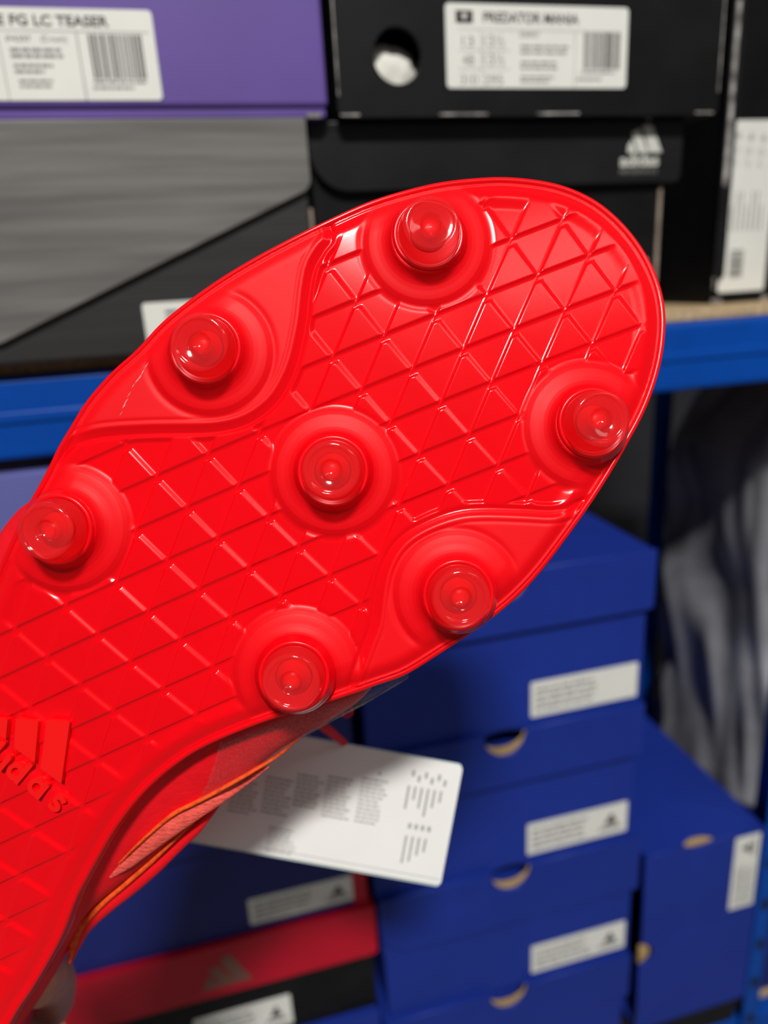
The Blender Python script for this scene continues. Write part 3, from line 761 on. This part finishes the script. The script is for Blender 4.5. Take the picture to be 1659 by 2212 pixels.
# moulded logo on the waist of the sole
def sole_relief(name, loops, thick=0.0011, base=0.0002):
    me = panel([[(p[0]*1e-3, -p[1]*1e-3) for p in lp] for lp in loops], 0.001, 0.0, front=False)
    n = len(me.vertices); co = np.zeros(n*3); me.vertices.foreach_get('co', co); co = co.reshape(-1, 3)
    v = loc(co[:, 0]*1e3, -co[:, 1]*1e3); v[:, 2] += -0.0012 + (co[:, 2]/0.001)*(0.0012+thick)
    me.vertices.foreach_set('co', v.ravel()); me.update()
    return me
bars = [[(106, 1553), (155, 1557), (137, 1688), (92, 1656)], [(39, 1549), (88, 1555), (80, 1643), (36, 1612)], [(-26, 1545), (22, 1551), (18, 1594), (-29, 1562)]]
for bpoly in bars:
    bm_loop = bpoly
    o = link('brand_bar', sole_relief('bar', [bm_loop], 0.0013), LOGO, boot)
    bv = o.modifiers.new('bevel', 'BEVEL'); bv.width = 0.00035; bv.segments = 2; bv.limit_method = 'ANGLE'
def ring(cx, cy, ro, n=28, a0=0, a1=360, sx=1.0):
    return [(cx+ro*sx*math.cos(math.radians(a)), cy+ro*math.sin(math.radians(a))) for a in np.linspace(a0, a1, n, endpoint=(a1-a0) % 360 != 0)]
def stroke(pts, wd):
    pts = np.array(pts, float); d = np.gradient(pts, axis=0); d /= np.hypot(*d.T)[:, None]; nn = np.stack([-d[:, 1], d[:, 0]], -1)
    return [tuple(p) for p in pts+nn*wd/2] + [tuple(p) for p in (pts-nn*wd/2)[::-1]]
# each letter in its own frame: x along the line of writing, y up; x-height 1
def bowl(): return [ring(0.46, 0.5, 0.5, 30)[::1], ring(0.46, 0.5, 0.245, 24)[::-1]]
def letter(ch):
    if ch in 'ad':
        outer = [(0.46+0.5*math.cos(a), 0.5+0.5*math.sin(a)) for a in np.linspace(math.radians(62), math.radians(298), 24)]
        ht = 1.0 if ch == 'a' else 1.42
        outer = outer + [(0.72, 0.0), (1.0, 0.0), (1.0, ht), (0.72, ht)]
        if ch == 'd': outer = outer + [(0.72, 0.96)]
        return [outer, ring(0.46, 0.5, 0.245, 24)[::-1]]
    if ch == 'i': return [[(0, 0), (0.3, 0), (0.3, 1.0), (0, 1.0)]]
    c = [(0.72, 0.76), (0.62, 0.86), (0.40, 0.90), (0.20, 0.82), (0.15, 0.68), (0.24, 0.56), (0.42, 0.50), (0.60, 0.44), (0.69, 0.31), (0.62, 0.17), (0.42, 0.11), (0.20, 0.15), (0.10, 0.25)]
    return [stroke(resample_open(c, 40), 0.25)]
def resample_open(c, n):
    c = np.array(c, float); s = np.r_[0, np.cumsum(np.hypot(*np.diff(c, axis=0).T))]; u = np.linspace(0, s[-1], n)
    q = np.stack([np.interp(u, s, c[:, 0]), np.interp(u, s, c[:, 1])], -1)
    for _ in range(6): q[1:-1] = 0.5*q[1:-1]+0.25*(q[:-2]+q[2:])
    return q
ang = math.radians(39.5); XH = 38.0
ex = np.array([math.cos(ang), math.sin(ang)]); ey = np.array([math.sin(ang), -math.cos(ang)])
base = {'s': (102, 1737), 'a': (57, 1701), 'd': (12, 1668), 'i': (-3, 1657), 'd2': (-46, 1620), 'a2': (-92, 1583)}
for key, (bx, by) in base.items():
    lp = [[tuple(np.array((bx, by)) + XH*(p[0]*ex+p[1]*ey)) for p in l] for l in letter(key[0])]
    o = link('brand_letter', sole_relief('letter', lp, 0.0011), LOGO, boot)

# upper, lofted behind the rim
def axis_pt(p):
    A0, A1, A2, A3 = np.array((1180, 660)), np.array((560, 1110)), np.array((-60, 1850)), np.array((-400, 2560))
    best = None
    for a, b in ((A0, A1), (A1, A2), (A2, A3)):
        t = np.clip(((p-a) @ (b-a))/((b-a) @ (b-a)), 0, 1); q = a+t*(b-a); d = np.hypot(*(p-q))
        if best is None or d < best[0]: best = (d, q)
    return best[1]
CEN = np.array([axis_pt(p) for p in O])
CEN = sum(np.roll(CEN, k, 0) for k in range(-8, 9))/17
arch = [((815, 1480), 6), ((760, 1500), 28), ((651, 1535), 52), ((570, 1560), 72), ((488, 1592), 104), ((430, 1619), 114), ((345, 1678), 124), ((305, 1716), 124), ((268, 1760), 118), ((235, 1808), 104), ((208, 1855), 84), ((183, 1900), 62), ((159, 1945), 44), ((130, 2022), 28), ((96, 2087), 30), ((24, 2200), 30), ((-40, 2330), 12), ((-140, 2570), 0)]
arch += [((102, 1010), 0), ((79, 1053), 2), ((54, 1098), 9), ((32, 1142), 25), ((10, 1190), 32), ((-14, 1245), 32), ((-130, 1505), 20), ((-270, 1835), 5), ((-415, 2180), 0)]
BUL = np.full(NO, -1e9)
ai = [int(np.hypot(*(O-np.array(p)).T).argmin()) for p, _ in arch]
def fill(seq):
    pts = sorted((ai[k], arch[k][1]) for k in seq)
    for (i0, v0), (i1, v1) in zip(pts[:-1], pts[1:]):
        for i in range(i0, i1+1): BUL[i] = v0+(v1-v0)*(i-i0)/max(1, i1-i0)
fill(range(0, 18)); fill(range(18, len(arch)))
BUL[BUL < -1e8] = -6
for _ in range(6): BUL = 0.5*BUL+0.25*(np.roll(BUL, 1)+np.roll(BUL, -1))
UU = (CEN[:, 0]-760)*0.72-(CEN[:, 1]-1080)*0.69
HH = np.interp(UU, [-1500, -900, -300, 300, 700], [0.085, 0.082, 0.074, 0.055, 0.042])
rings = []
RING = ((0.03, 0.985, 0.0), (0.085, 0.99, 0.02), (0.105, 0.99, 0.25), (0.13, 0.99, 0.5), (0.155, 0.99, 0.75), (0.185, 0.99, 0.93), (0.215, 0.99, 1.0), (0.27, 0.985, 0.97), (0.36, 0.975, 0.9), (0.46, 0.95, 0.83), (0.6, 0.90, 0.7), (0.74, 0.78, 0.45), (0.86, 0.60, 0.2), (0.95, 0.36, 0.1), (1.0, 0.05, 0.0))
CTR = np.array((829.5, 1106.0)); FLIP = np.array((1.0, -1.0))
dO, dC = drop(O[:, 0], O[:, 1]), drop(CEN[:, 0], CEN[:, 1])
XO = (O-CTR)*FLIP*((ZS+dO)/FPX)[:, None]                # foot of the upper, true size
XC = (CEN-CTR)*FLIP*((ZS+dC)/FPX)[:, None]
d1 = ZS + dC*0.215 + dO*0.785 + HH*0.215
WG = smooth01(BUL/8.0)*smooth01((2420-O[:, 1])/160)
DEL = ((O+NRM*BUL[:, None]-CTR)*FLIP*(d1/FPX)[:, None] - XO)*WG[:, None]     # how far the side swells out
for _ in range(4): DEL = 0.5*DEL+0.25*(np.roll(DEL, 1, 0)+np.roll(DEL, -1, 0))
for (f, gsc, bl) in RING:
    q = XC + (XO-XC)*gsc + DEL*bl
    for _ in range(3): q = 0.5*q+0.25*(np.roll(q, 1, 0)+np.roll(q, -1, 0))
    d = ZS + dC*f + dO*(1-f) + HH*f
    rings.append(np.stack([q[:, 0], q[:, 1], ZS-d], -1))
uv = np.vstack(rings)
uf = np.array([(k*n+i, k*n+(i+1) % n, (k+1)*n+(i+1) % n, (k+1)*n+i) for k in range(len(rings)-1) for i in range(n)])
upper = link('upper', fast_mesh('upper', uv, uf), UPPER, boot, True)

def path_loc(pts, n=60):
    pts = np.array(pts, float)
    Q = []
    for i in range(len(pts)-1):
        p0, p1, p2, p3 = pts[max(i-1, 0)], pts[i], pts[i+1], pts[min(i+2, len(pts)-1)]
        for t in np.linspace(0, 1, 10, endpoint=False):
            Q.append(0.5*((2*p1)+(-p0+p2)*t+(2*p0-5*p1+4*p2-p3)*t*t+(-p0+3*p1-3*p2+p3)*t**3))
    Q.append(pts[-1]); Q = np.array(Q)
    d = Q[:, 2]
    return np.stack([(Q[:, 0]-829.5)*d/FPX, -(Q[:, 1]-1106)*d/FPX, ZS-d], -1)
def tube(name, P, rad, m, parent, seg=12, flat=1.0, flatdir=(0, 0, 1)):
    """rad: array of radii along the path; flat squashes along flatdir"""
    P = np.asarray(P); k = len(P); rad = np.interp(np.linspace(0, 1, k), np.linspace(0, 1, len(rad)), rad)
    T = np.gradient(P, axis=0); T /= np.linalg.norm(T, axis=1)[:, None]
    D = np.array(flatdir, float); vs_ = []
    for p, t, r in zip(P, T, rad):
        b = np.cross(t, D); b /= np.linalg.norm(b); c = np.cross(b, t)
        for i in range(seg):
            a = 2*math.pi*i/seg; vs_.append(p + r*(math.cos(a)*b + flat*math.sin(a)*c))
    fs = [(j*seg+i, j*seg+(i+1) % seg, (j+1)*seg+(i+1) % seg, (j+1)*seg+i) for j in range(k-1) for i in range(seg)]
    fs += [tuple(range(seg))[::-1], tuple(range((k-1)*seg, k*seg))]
    return link(name, pydata(name, vs_, fs), m, parent, True)

def on_upper(pts, lift=0.0):
    """frame pixels -> (px, py, depth) lying on the outside of the upper"""
    out = []
    for (x, y) in pts:
        dv = np.array((x, y), float)-O; i = int(np.hypot(*dv.T).argmin()); dist = float(dv[i] @ NRM[i])
        bl = min(max(dist/max(BUL[i], 1.0), 0.02), 1.0)
        f = np.interp(bl, [r[2] for r in RING[:7]], [r[0] for r in RING[:7]])
        d = ZS + drop(CEN[i, 0], CEN[i, 1])*f + drop(O[i, 0], O[i, 1])*(1-f) + HH[i]*f
        out.append((x, y, d-lift))
    return out
# folded lining edges on the arch side of the upper
tube('fold_band', path_loc(on_upper([(236, 1896), (275, 1862), (318, 1822), (360, 1788), (405, 1758), (455, 1730), (515, 1697), (580, 1655)])), [0.0003, 0.0020, 0.0029, 0.0033, 0.0031, 0.0025, 0.0014, 0.0003], SALMON, boot, 14, 0.4)
tube('fold_piping', path_loc(on_upper([(255, 1866), (300, 1822), (340, 1786), (378, 1756), (420, 1735), (475, 1706), (535, 1672), (600, 1632), (650, 1592)], 0.0010)), [0.0001, 0.0004, 0.0005, 0.0006, 0.0006, 0.0006, 0.0006, 0.0005, 0.0002], ORANGE, boot)
tube('edge_piping', path_loc(on_upper([(150, 2082), (158, 2040), (176, 2000), (222, 1952), (276, 1906), (322, 1866), (366, 1824), (410, 1782), (460, 1733)], 0.0008)), [0.0003, 0.0012, 0.0011, 0.0008, 0.0007, 0.0007, 0.0006, 0.0005, 0.0002], ORANGE, boot)
tube('edge_band', path_loc([(x, y, d+0.0022) for x, y, d in on_upper([(152, 2078), (163, 2036), (184, 1998), (232, 1954), (286, 1912), (334, 1870), (380, 1826), (425, 1786), (475, 1732)])]), [0.0006, 0.0020, 0.0024, 0.0024, 0.0024, 0.0024, 0.0022, 0.0018, 0.0006], UPPER, boot, 14, 0.8)

# clear film stretched over the arch edge
fa_ = path_loc([(475, 1603, .1880), (560, 1570, .1868), (660, 1534, .1858), (760, 1503, .1850), (850, 1466, .1850), (880, 1449, .186)])
FB = on_upper([(420, 1740), (510, 1697), (586, 1633), (662, 1587), (755, 1532), (872, 1462)], 0.0012)
fb_ = path_loc(FB)
mfilm = 9; k = len(fa_); fv = []
for j in range(mfilm+1):
    t = j/mfilm; w_ = np.sin(np.linspace(0, 9, k)+2.2*j)*0.0004*math.sin(math.pi*t)
    fv.append(fa_*(1-t)+fb_*t + np.array([0.0007, -0.0007, 0.0012])*math.sin(math.pi*t) + np.stack([0*w_, w_, w_], -1))
fv = np.vstack(fv)
film = link('clear_film', fast_mesh('film', fv, np.array([(j*k+i, j*k+i+1, (j+1)*k+i+1, (j+1)*k+i) for j in range(mfilm) for i in range(k-1)])), FILM, boot, True)
so = film.modifiers.new('thickness', 'SOLIDIFY'); so.thickness = 0.00012
film['label'] = 'clear glossy film along the arch edge'
tube('film_hem', path_loc(FB[1:]), [0.0002, 0.0004, 0.0005, 0.0005, 0.0003], FILM, boot, 8)

# lace end the tag hangs on
tube('lace', path_loc([(560, 1470, .247), (640, 1528, .252), (695, 1566, .258), (722, 1588, .264), (744, 1606, .271)]), [0.0020, 0.0020, 0.0019, 0.0017, 0.0014], LACE, boot, 10, 0.7)
lc = [(749+11*math.cos(a), 1536+11*math.sin(a), .250) for a in np.linspace(-2.4, 3.2, 9)]
tube('lace_loop', path_loc([(700, 1500, .248), (728, 1520, .249)]+lc), [0.0006]*3, LACE, boot, 8)

# ------------------------------------------------------------------ hang tag
TD = 0.275
def cam_mat(px, py, d, rotz):
    return CAM @ Matrix.Translation(((px-829.5)*d/FPX, -(py-1106)*d/FPX, -d)) @ Matrix.Rotation(rotz, 4, 'Z')
tg_ = empty('hang_tag', (0, 0, 0))
tg_.matrix_world = cam_mat(951, 1911, TD, math.radians(-10.2)) @ Matrix.Rotation(math.radians(3), 4, 'X')
tag(tg_, 'white cardboard hang tag with tiny printed text, dangling beside the boot', 'tag')
pxm = TD/FPX
TW, TH_ = 610*pxm, 266*pxm
for nm, off, m in (('back_leaf', -0.0016, CARDEDGE), ('front_leaf', 0.0, CARD)):
    me = panel([rounded(-TW, 0, -0.0016 if off else 0, TH_, 0.0016)], 0.0006, 0.0001, front=False)
    link(nm, me, m, tg_).location = (0, 0, off)
def tagprint(name, items, m):
    bm = bmesh.new()
    for (_, x0, y0, x1, y1) in items: bm.faces.new([bm.verts.new((x*pxm, y*pxm, 0)) for x, y in ((x0, y0), (x1, y0), (x1, y1), (x0, y1))])
    me = bpy.data.meshes.new(name); bm.to_mesh(me); bm.free()
    o = link(name, me, m, tg_); o.location = (0, 0, 0.00068)
it = []
for (x0, top, rows) in ((-208, 205, 11), (-280, 195, 10), (-345, 188, 8), (-410, 170, 9), (-480, 150, 8)):
    it += lines(x0, x0+62, top, rows, 9.5, 4.0, int(-x0), 0.3)
it += lines(-385, -318, 62, 7, 8.5, 3.6, 5, 0.3)
tagprint('text_block', it, PRINTT)
it = []
for i in range(6): it.append(('r', -104+14*i, 240-10*(i % 2)-14, -98+14*i, 240-10*(i % 2)))
for i, ln in enumerate((52, 30, 46, 62, 40, 26)): it.append(('r', -108+14*i, 205-ln, -103+14*i, 205))
tagprint('size_table', it, PRINTT)
it = []
for i in range(4): it.append(('r', -92+14*i, 112, -85+14*i, 124))
for i, ln in enumerate((62, 56, 40, 30)): it.append(('r', -94+14*i, 96-ln, -89+14*i, 96))
tagprint('size_table', it, PRINTT)
tagprint('heading_mark', [('r', -175, 216, -169, 222)], PRINTT)
tagprint('rule_line', [('r', -400, 12, -4, 13.2)], PRINTG)

# ------------------------------------------------------------------ hand holding the heel end
hand = empty('hand', (0, 0, 0))
hand.matrix_world = CAM @ Matrix.Translation((0, 0, -ZS))
tag(hand, 'bare hand gripping the boot from behind at the bottom left corner', 'hand')
verts, edges, radii = [], [], []
def chain(pts, root=None):
    """boot-space joints in metres with radii"""
    prev = root
    for (x, y, z, r) in pts:
        verts.append((x, y, z)); radii.append(r); i = len(verts)-1
        if prev is not None: edges.append((prev, i))
        prev = i
    return prev
chain([(-.165, -.238, -.120, .021)])                                                                    # palm
chain([(-.152, -.285, -.124, .024), (-.137, -.330, -.127, .025), (-.11, -.40, -.131, .027), (-.07, -.52, -.137, .033)], 0)   # wrist, forearm
chain([(-.152, -.218, -.120, .0112), (-.1345, -.198, -.106, .0100), (-.1185, -.1660, -.072, .0092), (-.110, -.149, -.047, .0082), (-.106, -.145, -.035, .0066)], 0)   # index
chain([(-.150, -.238, -.121, .0112), (-.132, -.226, -.106, .0100), (-.1195, -.194, -.068, .0093), (-.113, -.177, -.043, .0084), (-.1105, -.171, -.030, .0068)], 0)   # middle
chain([(-.151, -.255, -.121, .0108), (-.138, -.248, -.106, .0096), (-.1285, -.215, -.068, .0090), (-.1235, -.200, -.043, .0082), (-.1225, -.194, -.030, .0066)], 0)   # ring
chain([(-.156, -.270, -.119, .0100), (-.148, -.266, -.104, .0086), (-.142, -.236, -.070, .0080), (-.139, -.224, -.048, .0074), (-.139, -.218, -.036, .0060)], 0)   # little
chain([(-.196, -.228, -.112, .0150), (-.204, -.196, -.092, .0115), (-.190, -.164, -.062, .0100), (-.179, -.147, -.042, .0086), (-.173, -.135, -.031, .0068)], 0)   # thumb
me = bpy.data.meshes.new('hand'); me.from_pydata(verts, edges, []); me.update()
o = bpy.data.objects.new('tmp', me); COL.objects.link(o)
sm = o.modifiers.new('skin', 'SKIN'); sm.use_smooth_shade = True
for i, r in enumerate(radii):
    me.skin_vertices[0].data[i].radius = (r, r); me.skin_vertices[0].data[i].use_root = (i == 0)
ss = o.modifiers.new('sub', 'SUBSURF'); ss.levels = 2; ss.render_levels = 2
hm = eval_mesh(o); bpy.data.objects.remove(o, do_unlink=True)
link('skin_surface', hm, SKIN, hand, True)
